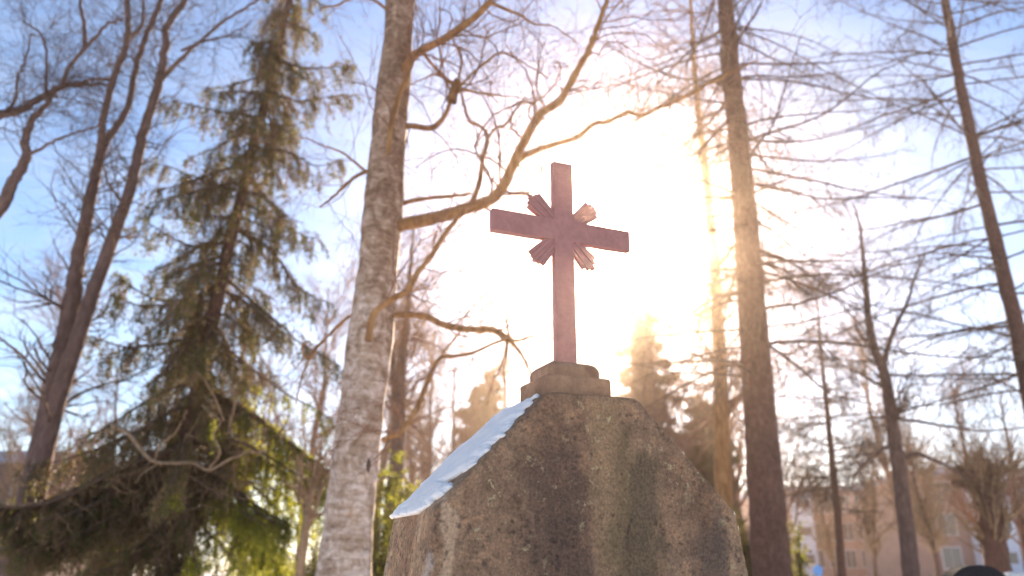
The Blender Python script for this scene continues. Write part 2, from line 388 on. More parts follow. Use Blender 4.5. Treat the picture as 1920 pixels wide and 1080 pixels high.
# ================================================================== MONUMENT
YAW = R(22.99)
MX, MY = 0.1234, 1.80
mon = empty('grave_monument', (MX, MY, 0), 'brown weathered gabled gravestone topped by a stone plinth and a cross with four toothed rays', 'gravestone', rz=YAW)
def stone_body():
    # gable outline at the front face; the stone widens a little towards the ground
    prof = [(-.385, 0.0), (-.366, .95), (-.350, 1.18), (-.3325, 1.300), (-.326, 1.310), (-.104, 1.534), (-.094, 1.538),
            (.098, 1.538), (.112, 1.531), (.332, 1.314), (.341, 1.302), (.360, 1.18), (.376, .95), (.395, 0.0)]
    bm = bmesh.new(); bm_prism(bm, prof, -.118, .190)
    o = bm_obj('stone_body', bm, M_STONE, mon, smooth=True)
    b = o.modifiers.new('bevel', 'BEVEL'); b.width = 0.008; b.segments = 3; b.limit_method = 'ANGLE'; b.angle_limit = R(30)
    r = o.modifiers.new('remesh', 'REMESH'); r.mode = 'VOXEL'; r.voxel_size = 0.0065; r.use_smooth_shade = True
    for nm, sz, st in (('lumps', 0.16, 0.005), ('grain', 0.018, 0.0024), ('pits', 0.05, 0.0025)):
        t = bpy.data.textures.new(nm, 'CLOUDS'); t.noise_scale = sz; t.noise_depth = 3
        d = o.modifiers.new(nm, 'DISPLACE'); d.texture = t; d.strength = st; d.mid_level = 0.5; d.texture_coords = 'LOCAL'
    return o
stone_body()
ZT = 1.537
def square_rings(bm, rings, cx, cy):
    """stack of rectangular rings (half width, half depth, z)"""
    prev = None
    for k, (w, d, z) in enumerate(rings):
        r = [bm.verts.new((cx+sx*w, cy+sy*d, z)) for sx, sy in ((-1,-1),(1,-1),(1,1),(-1,1))]
        if prev:
            for i in range(4): bm.faces.new((prev[i], prev[(i+1)%4], r[(i+1)%4], r[i]))
        else: bm.faces.new(r[::-1])
        prev = r
    bm.faces.new(prev)
ZB = 1.2 + 0.428   # foot of the cross
def plinth():
    bm = bmesh.new(); square_rings(bm, [(.0765,.0735,ZT-.006), (.0765,.0735,ZT+.046), (.073,.070,ZT+.050)], -.003, .010)
    o = bm_obj('plinth', bm, M_PLINTH, mon, bevel=0.003)
    bm = bmesh.new()
    rings = [(.062,.050,ZT+.044), (.062,.050,ZT+.066)]
    for k in range(7):
        a = k/6*math.pi/2; rings.append((.062-.031*(1-math.cos(a)), .050-.030*(1-math.cos(a)), ZT+.066+.024*math.sin(a)))
    rings.append((.030,.019,ZB+.001))
    square_rings(bm, rings, -.003, .010)
    bm_obj('plinth_step', bm, M_PLINTH, o, bevel=0.002)
plinth()
def cross():
    a, b, h, p, d = .182, .179, .0268, .0255, .0196
    zc, zt = 1.2+.7498, 1.2+.9272
    pts = [(-p, ZB), (p, ZB), (p, zc-h), (b, zc-h), (b, zc+h), (p, zc+h), (p, zt), (-p, zt), (-p, zc+h), (-a, zc+h), (-a, zc-h), (-p, zc-h)]
    bm = bmesh.new(); bm_prism(bm, pts, 0, d)
    o = bm_obj('cross', bm, M_CROSS, mon, bevel=0.0022, seg=3)
    # raised thin rim along the edges of the front, as on cast crosses
    rng = random.Random(3)
    for k, ang in enumerate((41, 139, 228, 313)):
        A = R(ang)
        # fluted bundle: five fluted fingers of unequal length widening outwards
        bm = bmesh.new(); n = 5
        for j in range(n):
            u0, u1 = -1 + 2*j/n, -1 + 2*(j+1)/n
            L = .1015 + (.004, .009, .012, .008, .002)[j] + rng.uniform(-.0015, .0015)
            if k == 3: L += .003 - .004*abs(j-2)
            w0, w1 = .0165, .0255
            q = []
            for (r, u) in ((.03, u0), (L, u0), (L, u1), (.03, u1)):
                w = w0 + (w1-w0)*(r-.03)/.08
                q.append((r*math.cos(A) - u*w*math.sin(A), zc + r*math.sin(A) + u*w*math.cos(A)))
            dep = .0035 + (.0015 if j % 2 else 0)
            if k in (0, 1, 2, 3):
                pr = q[::-1]
            y0 = .0065 - dep; y1 = .0135
            va = [bm.verts.new((x, y0, z)) for x, z in q]; vb = [bm.verts.new((x, y1, z)) for x, z in q]
            bm.faces.new(va); bm.faces.new(vb[::-1])
            for i in range(4): bm.faces.new((va[i], vb[i], vb[(i+1)%4], va[(i+1)%4]))
        bmesh.ops.recalc_face_normals(bm, faces=bm.faces)
        bm_obj('ray', bm, M_CROSS, o, bevel=0.0012, seg=2)
cross()

def snow_patch():
    # thin crust of snow on the left slope: (t along the slope, w from the front edge to the back)
    rng = np.random.default_rng(5)
    nt_, nw = 230, 110
    A = np.array((-.330, 1.306)); B = np.array((-.098, 1.538))
    t = np.linspace(-.035, 1.02, nt_); w = np.linspace(0.0, .308, nw)
    T, W = np.meshgrid(t, w, indexing='ij')
    # ragged front border of the crust
    fb = np.interp(t, [-.04, 0, .06, .12, .17, .20, .23, .27, .32, .38, .45, .6, .75, .88, 1.02],
                      [.100, .085, .045, .030, .034, .075, .118, .060, .022, .034, .020, .022, .034, .045, .075])
    for f_, a_ in ((40, .006), (95, .003), (210, .001)):
        fb = fb + a_*np.sin(t*f_ + rng.uniform(0, 6) + 2*np.sin(t*f_*.37))
    bb = .309 - np.interp(t, [0, .55, .62, .72, .80, 1], [0, 0, .0, .03, .045, .05]) - .003*np.sin(t*60)
    edge = np.minimum(np.minimum(W - fb[:, None], bb[:, None] + .006 - W), np.minimum((T+.03)*.30, (1.005-T)*.3))
    def vn(ft, fw):   # smooth random relief
        g = rng.standard_normal((int(ft)+3, int(fw)+3)); u = (T-T.min())/(T.max()-T.min())*ft; v = W/W.max()*fw
        i, j = u.astype(int), v.astype(int); fu, fv = u-i, v-j; fu = fu*fu*(3-2*fu); fv = fv*fv*(3-2*fv)
        return (g[i, j]*(1-fu) + g[i+1, j]*fu)*(1-fv) + (g[i, j+1]*(1-fu) + g[i+1, j+1]*fu)*fv
    lum = .20*vn(6, 3) + .10*vn(14, 7) + .015*vn(45, 30)
    edge = edge + .005*vn(34, 14) + .002*vn(90, 40)
    th = .009*np.clip(edge/.05, 0, 1)**0.6*(1 + lum) - .004*(edge <= 0)
    N2 = np.array((-.707, .707))
    X = A[0] + (B[0]-A[0])*T; Z = A[1] + (B[1]-A[1])*T
    V = np.stack([X + N2[0]*(th+.002), W - .118, Z + N2[1]*(th+.002)], -1)
    keep = edge > -.001
    idx = np.arange(nt_*nw).reshape(nt_, nw)
    a = idx[:-1, :-1]; b = idx[1:, :-1]; c = idx[1:, 1:]; d = idx[:-1, 1:]
    ok = (keep[:-1, :-1] & keep[1:, :-1] & keep[1:, 1:] & keep[:-1, 1:])
    F = np.stack([a[ok], b[ok], c[ok], d[ok]], 1)
    M = np.array(parent_matrix(mon)); V = V.reshape(-1, 3)
    base = np.stack([X + N2[0]*-.004, W - .118, Z + N2[1]*-.004], -1).reshape(-1, 3)
    n = len(V); allV = np.concatenate([V, base]); Fb = F[:, ::-1] + n
    # side walls along the border of kept cells
    E = {}
    for f in F:
        for i in range(4):
            e = (int(f[i]), int(f[(i+1) % 4])); E[e] = E.get(e, 0) + 1
    walls = [(e[1], e[0], e[0]+n, e[1]+n) for e in E if (e[1], e[0]) not in E]
    F = np.concatenate([F, Fb, np.array(walls)])
    used = np.unique(F); mp = -np.ones(len(allV), int); mp[used] = np.arange(len(used))
    allV = allV[used]; F = mp[F]
    allV = allV @ M[:3, :3].T + M[:3, 3]
    o = mesh_obj('snow_patch', allV, F, None, M_SNOW)
    tag(o, 'thin white crust of ragged snow on the left slope of the gravestone', 'snow', kind='thing')
snow_patch()

# ================================================================== BIRCH
def birch():
    rng = np.random.default_rng(11)
    Y = 5.7
    base = P(648, 1080, Y); t = empty('birch_tree', (base[0]-.03, Y, 0), 'thick leaning birch with pale banded bark below and brown bark above, left of the cross', 'tree')
    px = [(612, 1330), (628, 1200), (644, 1080), (662, 900), (681, 740), (703, 560), (718, 400), (731, 230), (746, 80), (752, -60), (760, -260), (768, -500)]
    wid = [62, 56, 50, 43, 42, 39, 36, 33, 28, 27, 24, 20]
    w = np.array([P(x, y, Y) for x, y in px]); rad = np.array(wid)*Y/F_PX/1.02
    rad = rad*np.array([.95,.97,1,1.03,1.06,1.09,1.12,1.15,1.18,1.2,1.2,1.2])
    pl, rd = smooth_poly(w, rad, 90)
    rd = rd*(1 + .035*np.sin(np.arange(90)*.55) + .02*rng.standard_normal(90))
    trunk_part(t, [(pl, rd)], M_BIRCH, 28, 4, rough=0.012)
    g = Geo()   # dark branch scar
    c = P(691, 873, Y-.28); g.tubes(np.array([c+(0,0,-.045), c+(0,-.006,0), c+(0,0,.045)]), np.array([.006,.016,.007]), 8)
    g.obj('branch_scar', M_TWIG, t)
    limbs = []
    def limb(pts, r0, r1, dy=0, Y0=Y, m=M_BARK_O, K=None, jit=.004):
        p, r = traced(pts, Y0, r0, r1, K, dy, rng, jit); limbs.append((p, r, m)); return p, r
    limb([(722,432),(760,420),(800,412),(840,402),(885,388),(920,374),(945,348),(960,312),(985,262),(1012,214),(1050,188),(1078,140),(1102,98),(1112,70),(1128,30),(1142,-10),(1165,-70),(1180,-160)], .052, .012, -.9)
    limb([(880,392),(898,345),(905,300),(914,262),(905,240),(880,225),(870,195),(862,165)], .020, .010, .3, Y-.15)
    limb([(912,262),(930,240),(950,232),(975,195),(1005,190),(1035,165),(1052,128),(1040,112)], .012, .005, .4, Y-.1)
    limb([(955,320),(985,292),(1035,272),(1080,258),(1115,232),(1140,228),(1175,212),(1205,215),(1240,200),(1290,180),(1345,150),(1400,120)], .024, .006, -.8, Y-.2)
    limb([(725,395),(760,380),(800,372),(850,368),(885,362)], .020, .012, .1, Y)
    limb([(742,240),(770,236),(808,240),(830,222),(842,200),(846,186)], .026, .016, -.2)
    limb([(846,190),(850,176),(858,150)], .045, .030, 0, Y-.2)                     # burl
    limb([(735,180),(765,120),(790,95),(835,72),(880,40),(915,8),(935,-30),(960,-80)], .040, .018, -.7)
    limb([(790,95),(810,120),(835,145),(855,158),(870,170)], .014, .010, .1, Y-.1)
    limb([(918,4),(950,18),(975,28),(1000,45),(1040,50),(1080,80)], .014, .004, .5, Y-.7)
    limb([(862,165),(880,170),(920,178),(950,180),(990,184)], .014, .004, .4, Y-.2)
    limb([(862,162),(895,130),(935,100),(960,105),(1010,135),(1030,148)], .012, .004, .3, Y-.2)
    limb([(850,160),(820,140),(800,145),(770,160)], .012, .004, .2, Y-.2)
    limb([(858,155),(865,110),(850,70),(870,30),(860,-20)], .012, .004, .3, Y-.2)
    # lower right
    limb([(725,592),(765,590),(800,594),(835,610),(880,618),(920,618),(940,626),(958,640)], .022, .026, -.3)
    limb([(955,638),(975,660),(990,690),(1008,722)], .014, .005, .2, Y-.3)
    limb([(955,636),(930,642),(890,660),(850,668),(825,672),(808,700),(790,745),(770,785),(748,812),(718,824)], .009, .020, .2, Y-.3)
    limb([(822,674),(840,650),(858,628),(870,600)], .010, .005, .1, Y-.1)
    limb([(958,640),(985,636),(1010,628)], .010, .003, .2, Y-.3)
    limb([(955,632),(950,600),(955,560),(948,520)], .010, .003, .2, Y-.3)
    # brown snag climbing across the trunk
    limb([(690,640),(700,590),(728,565),(762,545),(785,510),(815,470),(840,430),(868,398),(890,380)], .024, .016, -.05, Y-.40)
    limb([(728,290),(732,240),(745,190),(760,150),(775,110),(790,92)], .018, .024, -.1, Y-.3)
    # left side
    limb([(700,318),(672,328),(650,345),(625,368),(600,388)], .018, .007, -.3)
    limb([(690,325),(660,300),(640,285),(600,270),(560,255)], .012, .005, -.3)
    limb([(668,585),(640,605),(615,630),(595,650),(575,672),(566,650),(578,640),(584,646)], .013, .005, -.2)
    limb([(600,645),(572,690),(560,730),(555,760)], .009, .004, -.2, Y-.1)
    limb([(728,20),(700,0),(665,-4),(630,10),(600,14)], .014, .006, -.4)
    for p, r, m in limbs:
        lg = Geo(); lg.tubes(p, r*(1+.06*rng.standard_normal(len(r))), 9); o = lg.obj('limb', m, t)
    cr = Geo()
    A, B = stack([(p, r) for p, r, m in limbs], 14)
    c1 = spawn(rng, A, B, 230, (.35, 1.2), (.5, 1.35), 9, .26, .03, ratio=.26, rmin=.0022)
    c2 = spawn(rng, *c1, 1300, (.18, .60), (.4, 1.2), 7, .26, .0, ratio=.6, rmin=.0016)
    c3 = spawn(rng, *c2, 3600, (.08, .35), (.3, 1.1), 5, .22, -.05, ratio=.7, rmin=.0011)
    # fan of thin upper twigs from limbs above the frame
    top = [traced([(760,-160),(850,-190),(960,-150),(1060,-120)], Y, .03, .01, 12, -.6), traced([(765,-220),(900,-330),(1100,-300),(1250,-180)], Y, .03, .01, 12, .6), traced([(750,-60),(660,-140),(580,-160)], Y, .02, .006, 12, -.3)]
    A2, B2 = stack(top, 14); cr.tubes(A2, B2, 6)
    d1 = spawn(rng, A2, B2, 70, (.7, 1.6), (.6, 1.3), 10, .16, -.10, ratio=.3, rmin=.0025)
    d2 = spawn(rng, *d1, 600, (.2, .6), (.4, 1.1), 7, .2, -.08, ratio=.6, rmin=.0015)
    for c, s in ((c1, 5), (c2, 4), (c3, 3), (d1, 4), (d2, 3)): cr.tubes(*c, s)
    cr.obj('crown', M_TWIG_R, t)
birch()

# ================================================================== BARE TREES
def bare_tree(name, label, stems, Y, rng, trunk_m, twig_m, lv, cat='tree', group=None, sides=16, extra=None, sink=True):
    """stems: list of (points, r0, r1, dy, Y offset); first one reaches the ground"""
    pol = []
    for pts, r0, r1, dy, oy in stems:
        pol.append(traced(pts, Y+oy, r0, r1, None, dy, rng, .01))
    b = pol[0][0][0]
    t = empty(name, (b[0], b[1], 0), label, cat, group)
    if b[2] > 0:
        p, r = pol[0]; pol[0] = (np.concatenate([[[b[0], b[1], -.1]], [[b[0], b[1], b[2]*.45]], p]), np.concatenate([[r[0]*1.35, r[0]*1.08], r]))
    trunk_part(t, pol, trunk_m, sides, 3, rough=.02)
    A, B = stack(pol, 16); g = Geo(); cur = (A, B)
    for (n, ln, ang, K, wig, up, tmin, ratio, rmin, sd) in lv:
        cur = spawn(rng, *cur, n, ln, ang, K, wig, up, tmin=tmin, ratio=ratio, rmin=rmin); g.tubes(*cur, sd)
    g.obj('crown', twig_m, t)
    return t
rg = np.random.default_rng(21)
bare_tree('bare_tree', 'tall grey bare tree forking into several long stems at the left, beside the green spruce',
    [([(20,1180),(38,1060),(54,960),(71,880),(88,800),(106,710),(122,640),(138,545),(144,500),(163,400),(180,325),(185,297)], .17, .052, .3, 0),
     ([(74,885),(94,800),(120,710),(144,640),(160,590),(180,535),(206,460),(228,400),(245,350),(256,300),(275,225),(299,150),(309,90),(314,50),(345,0),(370,-60),(390,-150)], .10, .033, .3, -.12),
     ([(185,300),(190,260),(193,225),(212,150),(238,78),(239,0),(242,-80),(250,-160)], .048, .03, -.4, .06),
     ([(187,300),(202,260),(217,240),(240,200),(250,150),(262,100),(280,50),(302,0),(325,-60),(345,-150)], .048, .028, .3, .06),
     ([(300,152),(322,128),(352,98),(382,72),(420,40),(470,8),(520,-30)], .03, .012, -.6, .1),
     ([(340,95),(380,78),(420,70),(470,42)], .018, .008, -.6, -.1),
     ([(240,72),(265,50),(268,10),(270,-60)], .028, .012, .5, .1),
     ([(228,380),(205,345),(194,310)], .018, .012, -.1, 0),
     ([(210,150),(180,148),(150,155),(120,165),(90,180)], .024, .012, -.3, 0)], 9.0, rg, M_BARK_G, M_TWIG,
    [(170, (.5,1.9), (.5,1.3), 9, .22, .06, .35, .16, .004, 5), (900, (.25,.9), (.4,1.2), 7, .24, .02, .1, .55, .0025, 4), (3000, (.12,.45), (.3,1.1), 5, .2, -.02, .1, .7, .0018, 3)])
bare_tree('bare_tree', 'crooked dark boughs of a bare tree reaching in from the left edge below the sky',
    [([(-330,1150),(-300,900),(-260,650),(-190,480),(-110,300),(-60,240),(0,216),(40,206),(85,178),(120,162),(165,158),(205,158)], .085, .012, -.2, 0),
     ([(-250,640),(-130,520),(-50,440),(0,390),(28,335),(50,295),(47,262),(62,225),(90,190),(108,172)], .085, .016, -.3, 0),
     ([(118,162),(128,128),(158,92),(185,62),(205,42),(232,38)], .022, .012, -.2, -.2),
     ([(160,88),(158,50),(150,0),(140,-60)], .026, .012, .3, -.2),
     ([(52,290),(75,280),(95,268),(140,250),(200,230)], .018, .008, -.3, -.3),
     ([(10,210),(30,185),(34,140),(50,105),(60,60)], .018, .008, .3, -.2),
     ([(90,182),(85,150),(88,100),(72,60),(40,40)], .018, .008, .3, -.2)], 7.5, rg, M_BARK_G, M_TWIG,
    [(120, (.4,1.5), (.5,1.3), 9, .28, .05, .5, .12, .003, 5), (700, (.2,.7), (.4,1.2), 7, .26, .0, .1, .55, .002, 4), (2400, (.1,.35), (.3,1.1), 5, .2, -.02, .1, .7, .0014, 3)])

def larch(label, pts, Y, r0, r1, rng, nb, zr, lr, droop, m=M_BARK_L, tw=M_TWIG, dens=1.0, extra=(), sides=18, side_bias=None, name='larch_tree', fine=.0018):
    p, r = traced(pts, Y, r0, r1, 60, 0, rng, .01)
    b = p[0]; t = empty(name, (b[0], b[1], 0), label, 'tree')
    p = np.concatenate([[[b[0], b[1], -.1]], p]); r = np.concatenate([[r[0]*1.25], r])
    trunk_part(t, [(p, r*(1+.02*rng.standard_normal(len(r))))], m, sides, 3, rough=.025)
    zs = rng.uniform(zr[0], zr[1], nb); L = []
    for z in zs:
        i = np.argmin(np.abs(p[:, 2]-z)); o = p[i]; az = rng.uniform(0, 2*np.pi)
        if side_bias is not None and rng.uniform() < .6: az = side_bias + rng.normal()*.5
        d = np.array((math.cos(az), math.sin(az), rng.uniform(-.12, .25))); ln = rng.uniform(*lr)*(1 - .35*(z-zr[0])/(zr[1]-zr[0]))
        K = 14; q = [o]; dd = unit(d)
        for k in range(K-1):
            s = k/(K-1); dd = unit(dd + np.array((0, 0, -droop*(1-1.7*s))) + rng.standard_normal(3)*.055); q.append(q[-1] + dd*ln/(K-1))
        L.append((np.array(q), np.linspace(.016+.007*rng.uniform(), .004, K)*(.6+.12*ln)))
    for e in extra: L.append(traced(e[0], Y, e[1], e[2], 14, e[3], rng, .006))
    A, B = stack(L, 14); g = Geo(); g.tubes(A, B, 6)
    c1 = spawn(rng, A, B, int(nb*11*dens), (.25,.95), (.6,1.3), 8, .15, -.10, tmin=.12, ratio=.45, rmin=fine*1.5)
    c2 = spawn(rng, *c1, int(nb*60*dens), (.08,.40), (.4,1.2), 5, .18, -.10, ratio=.6, rmin=fine)
    k3 = spawn(rng, A, B, int(nb*30*dens), (.03,.14), (.9,1.5), 4, .12, .0, ratio=.4, rmin=fine)
    g.tubes(*c1, 4); g.tubes(*c2, 3); g.tubes(*k3, 3)
    g.obj('crown', tw, t)
    return t
rl = np.random.default_rng(33)
larch('thick straight larch trunk just right of the cross', [(1462,1180),(1448,1080),(1437,940),(1425,780),(1412,600),(1400,440),(1386,280),(1372,140),(1361,0),(1352,-120),(1340,-300)], 9.4, .225, .075, rl, 86, (3.2, 10.8), (1.6,3.6), .05, dens=1.2, fine=.0024,
    extra=[([(1385,268),(1440,250),(1500,232),(1560,205),(1640,140),(1700,110)], .022, .006, -.6), ([(1402,262),(1460,266),(1520,262),(1600,245),(1700,225)], .02, .005, .6),
           ([(1412,345),(1480,358),(1540,372),(1640,370),(1740,372)], .02, .005, -.4), ([(1355,140),(1300,170),(1250,195),(1200,222),(1170,240)], .024, .008, -1.2),
           ([(1400,545),(1340,560),(1290,590),(1250,615),(1230,622)], .022, .006, -1.2), ([(1425,470),(1480,490),(1540,530),(1620,560)], .02, .005, .5),
           ([(1432,640),(1500,690),(1560,740),(1650,760)], .018, .005, .5), ([(1350,60),(1300,90),(1240,150),(1200,210)], .02, .006, -.6)])
larch('dark leaning larch at the right edge with long level boughs', [(1990,1080),(1960,900),(1930,735),(1905,610),(1878,500),(1850,385),(1825,275),(1802,165),(1785,75),(1770,-10),(1755,-100),(1730,-280)], 13.0, .15, .055, rl, 120, (3.5, 14.0), (2.0,4.8), .03, dens=1.2, fine=.0032,
    extra=[([(1835,290),(1760,318),(1680,345),(1600,372),(1520,392),(1420,415)], .026, .006, -1), ([(1850,380),(1780,402),(1700,415),(1620,430),(1480,428)], .024, .006, .6),
           ([(1800,160),(1740,190),(1660,215),(1580,245),(1460,262)], .024, .006, -.6), ([(1865,440),(1800,480),(1720,520),(1640,560)], .02, .005, .6),
           ([(1900,600),(1800,622),(1700,632),(1600,640)], .024, .006, -.8), ([(1915,700),(1860,720),(1800,740),(1700,770),(1640,790)], .024, .006, -.8)])
larch('slender hazy larch between the cross and the thick larch trunk', [(1362,1100),(1357,940),(1352,800),(1350,690),(1344,560),(1334,430),(1324,330),(1313,240),(1304,150),(1298,60),(1290,-60)], 16.0, .175, .03, rl, 84, (4.0, 13.5), (1.2,3.2), .04, m=M_BARK_O, tw=M_TWIG_R, dens=1.2, fine=.0045,
    extra=[([(1346,690),(1325,650),(1305,620),(1285,600)], .03, .01, -.3), ([(1354,800),(1375,760),(1395,735),(1410,700)], .04, .015, -.3), ([(1352,760),(1385,740),(1410,700)], .03, .01, .3)])
larch('small dark feathery larch behind the thick trunk, left of the forked slim tree', [(1580,1100),(1572,980),(1560,860),(1550,760),(1542,680),(1535,600),(1530,540)], 20.0, .10, .015, rl, 90, (2.2, 8.8), (.8,2.1), .02, dens=1.1, fine=.004, name='young_larch')
bare_tree('bare_tree', 'slim dark bare tree forking like a Y in front of the pale apartment block',
    [([(1712,1120),(1704,1030),(1692,930),(1678,830),(1665,740),(1655,690),(1640,655),(1630,610),(1624,540),(1618,480),(1612,420),(1600,380)], .145, .012, 0, 0),
     ([(1655,690),(1665,650),(1680,610),(1700,570),(1715,520),(1735,480)], .055, .012, .4, 0),
     ([(1688,860),(1720,852),(1750,862),(1790,880),(1820,905)], .04, .012, -.5, 0),
     ([(1655,725),(1610,700),(1570,680)], .03, .008, -.4, 0),
     ([(1682,830),(1650,845),(1610,880),(1590,930)], .03, .008, -.4, 0),
     ([(1672,785),(1720,790),(1780,800),(1850,808),(1930,800)], .03, .012, .4, 0),
     ([(1668,780),(1630,785),(1590,800)], .03, .008, .4, 0)], 14.0, rg, M_BARK_G, M_TWIG,
    [(130, (.4,1.5), (.5,1.2), 9, .2, .06, .3, .2, .005, 5), (700, (.25,.8), (.4,1.2), 7, .22, .03, .1, .55, .003, 4), (2200, (.1,.4), (.3,1.1), 5, .2, .0, .1, .7, .0022, 3)])
bare_tree('bare_tree', 'pale brown trunk standing close behind the right side of the birch',
    [([(728,1120),(735,1000),(742,880),(748,790),(752,700),(760,620),(767,540),(771,480),(776,430)], .15, .012, .5, 0),
     ([(742,800),(738,720),(736,640),(740,560),(736,480)], .05, .03, .3, .2)], 12.5, rg, M_BARK_G, M_TWIG_R,
    [(90, (.6,1.6), (.5,1.1), 9, .16, .06, .35, .2, .004, 5), (600, (.3,.9), (.4,1.1), 7, .2, .0, .1, .55, .0028, 4), (2000, (.15,.5), (.3,1.1), 5, .2, -.05, .1, .7, .002, 3)])
bare_tree('sapling', 'thin light brown sapling with a forked stem between the spruce and the birch', 
    [([(556,1180),(562,1080),(572,1000),(578,960),(584,925),(592,890),(600,850)], .045, .012, 0, 0),
     ([(574,995),(586,970),(596,940),(604,905),(618,880)], .022, .01, 0, .02),
     ([(565,1010),(572,960),(566,900),(560,850)], .018, .008, .1, 0)], 7.2, rg, M_DEAD, M_DEAD,
    [(40, (.15,.5), (.4,1.0), 7, .14, .1, .4, .5, .003, 4), (160, (.08,.3), (.4,1.0), 5, .16, .0, .1, .6, .002, 3)])

# ================================================================== SPRUCES
def spruce_boughs(rng, axis, z0, z1, nb, Lf, droop=.10):
    L = []
    for k in range(nb):
        z = z0 + (z1-z0)*(k+rng.uniform())/nb; i = np.argmin(np.abs(axis[:, 2]-z)); o = axis[i].copy(); o[2] = z
        az = k*2.399 + rng.normal()*.3; ln = Lf(z)*rng.uniform(.45, 1.3)
        if k % 4 == 1: ln *= .45
        d = unit(np.array((math.cos(az), math.sin(az), rng.uniform(-.15, .15)))); K = 12; q = [o]
        for j in range(K-1):
            s = j/(K-1); d = unit(d + np.array((0, 0, -droop*(1.2-2.2*s))) + rng.standard_normal(3)*.05); q.append(q[-1]+d*ln/(K-1))
        L.append((np.array(q), np.linspace(.010+.010*ln, .004, K)))
    return stack(L, 12)
def spruce_crown(t, rng, A, B, mats, dens=1.0, lb=(.18,.5), blade=(.05,.009), per=26, dead=0, hang=-.22):
    tot = np.linalg.norm(A[:, 1:]-A[:, :-1], axis=2).sum()
    w = Geo(); w.tubes(A, B, 5)
    n1 = int(tot*15*dens)
    c1 = spawn(rng, A, B, n1, lb, (.5,1.3), 6, .14, hang, tmin=.10, ratio=.4, rmin=.0025)
    c2 = spawn(rng, *c1, n1*3, (lb[0]*.4, lb[1]*.5), (.5,1.1), 4, .14, hang*.8, ratio=.6, rmin=.0015)
    w.tubes(*c1, 3)
    w.obj('branches', M_TWIG, t)
    k = len(mats); parts = [Geo() for _ in mats]
    for C, pn in ((c1, per), (c2, per//2)):
        for j, mm in enumerate(mats):
            sel = C[0][mm[1](C[0][:, 0], rng)] if mm[1] else C[0][j::k]
            if len(sel): needles(rng, parts[j], sel, pn, *blade)
    for g, mm in zip(parts, mats):
        if g.n: g.obj('crown' if mm[0] is not M_DEAD else 'dead_twigs', mm[0], t)
    if dead:
        g = Geo(); d1 = spawn(rng, A, B, dead, (.3,.9), (.5,1.4), 8, .32, -.02, tmin=.05, tmax=.6, ratio=.4, rmin=.003)
        d2 = spawn(rng, *d1, dead*5, (.1,.4), (.5,1.2), 6, .3, -.05, ratio=.6, rmin=.002)
        g.tubes(*d1, 4); g.tubes(*d2, 3); g.obj('dead_twigs', M_DEAD, t)
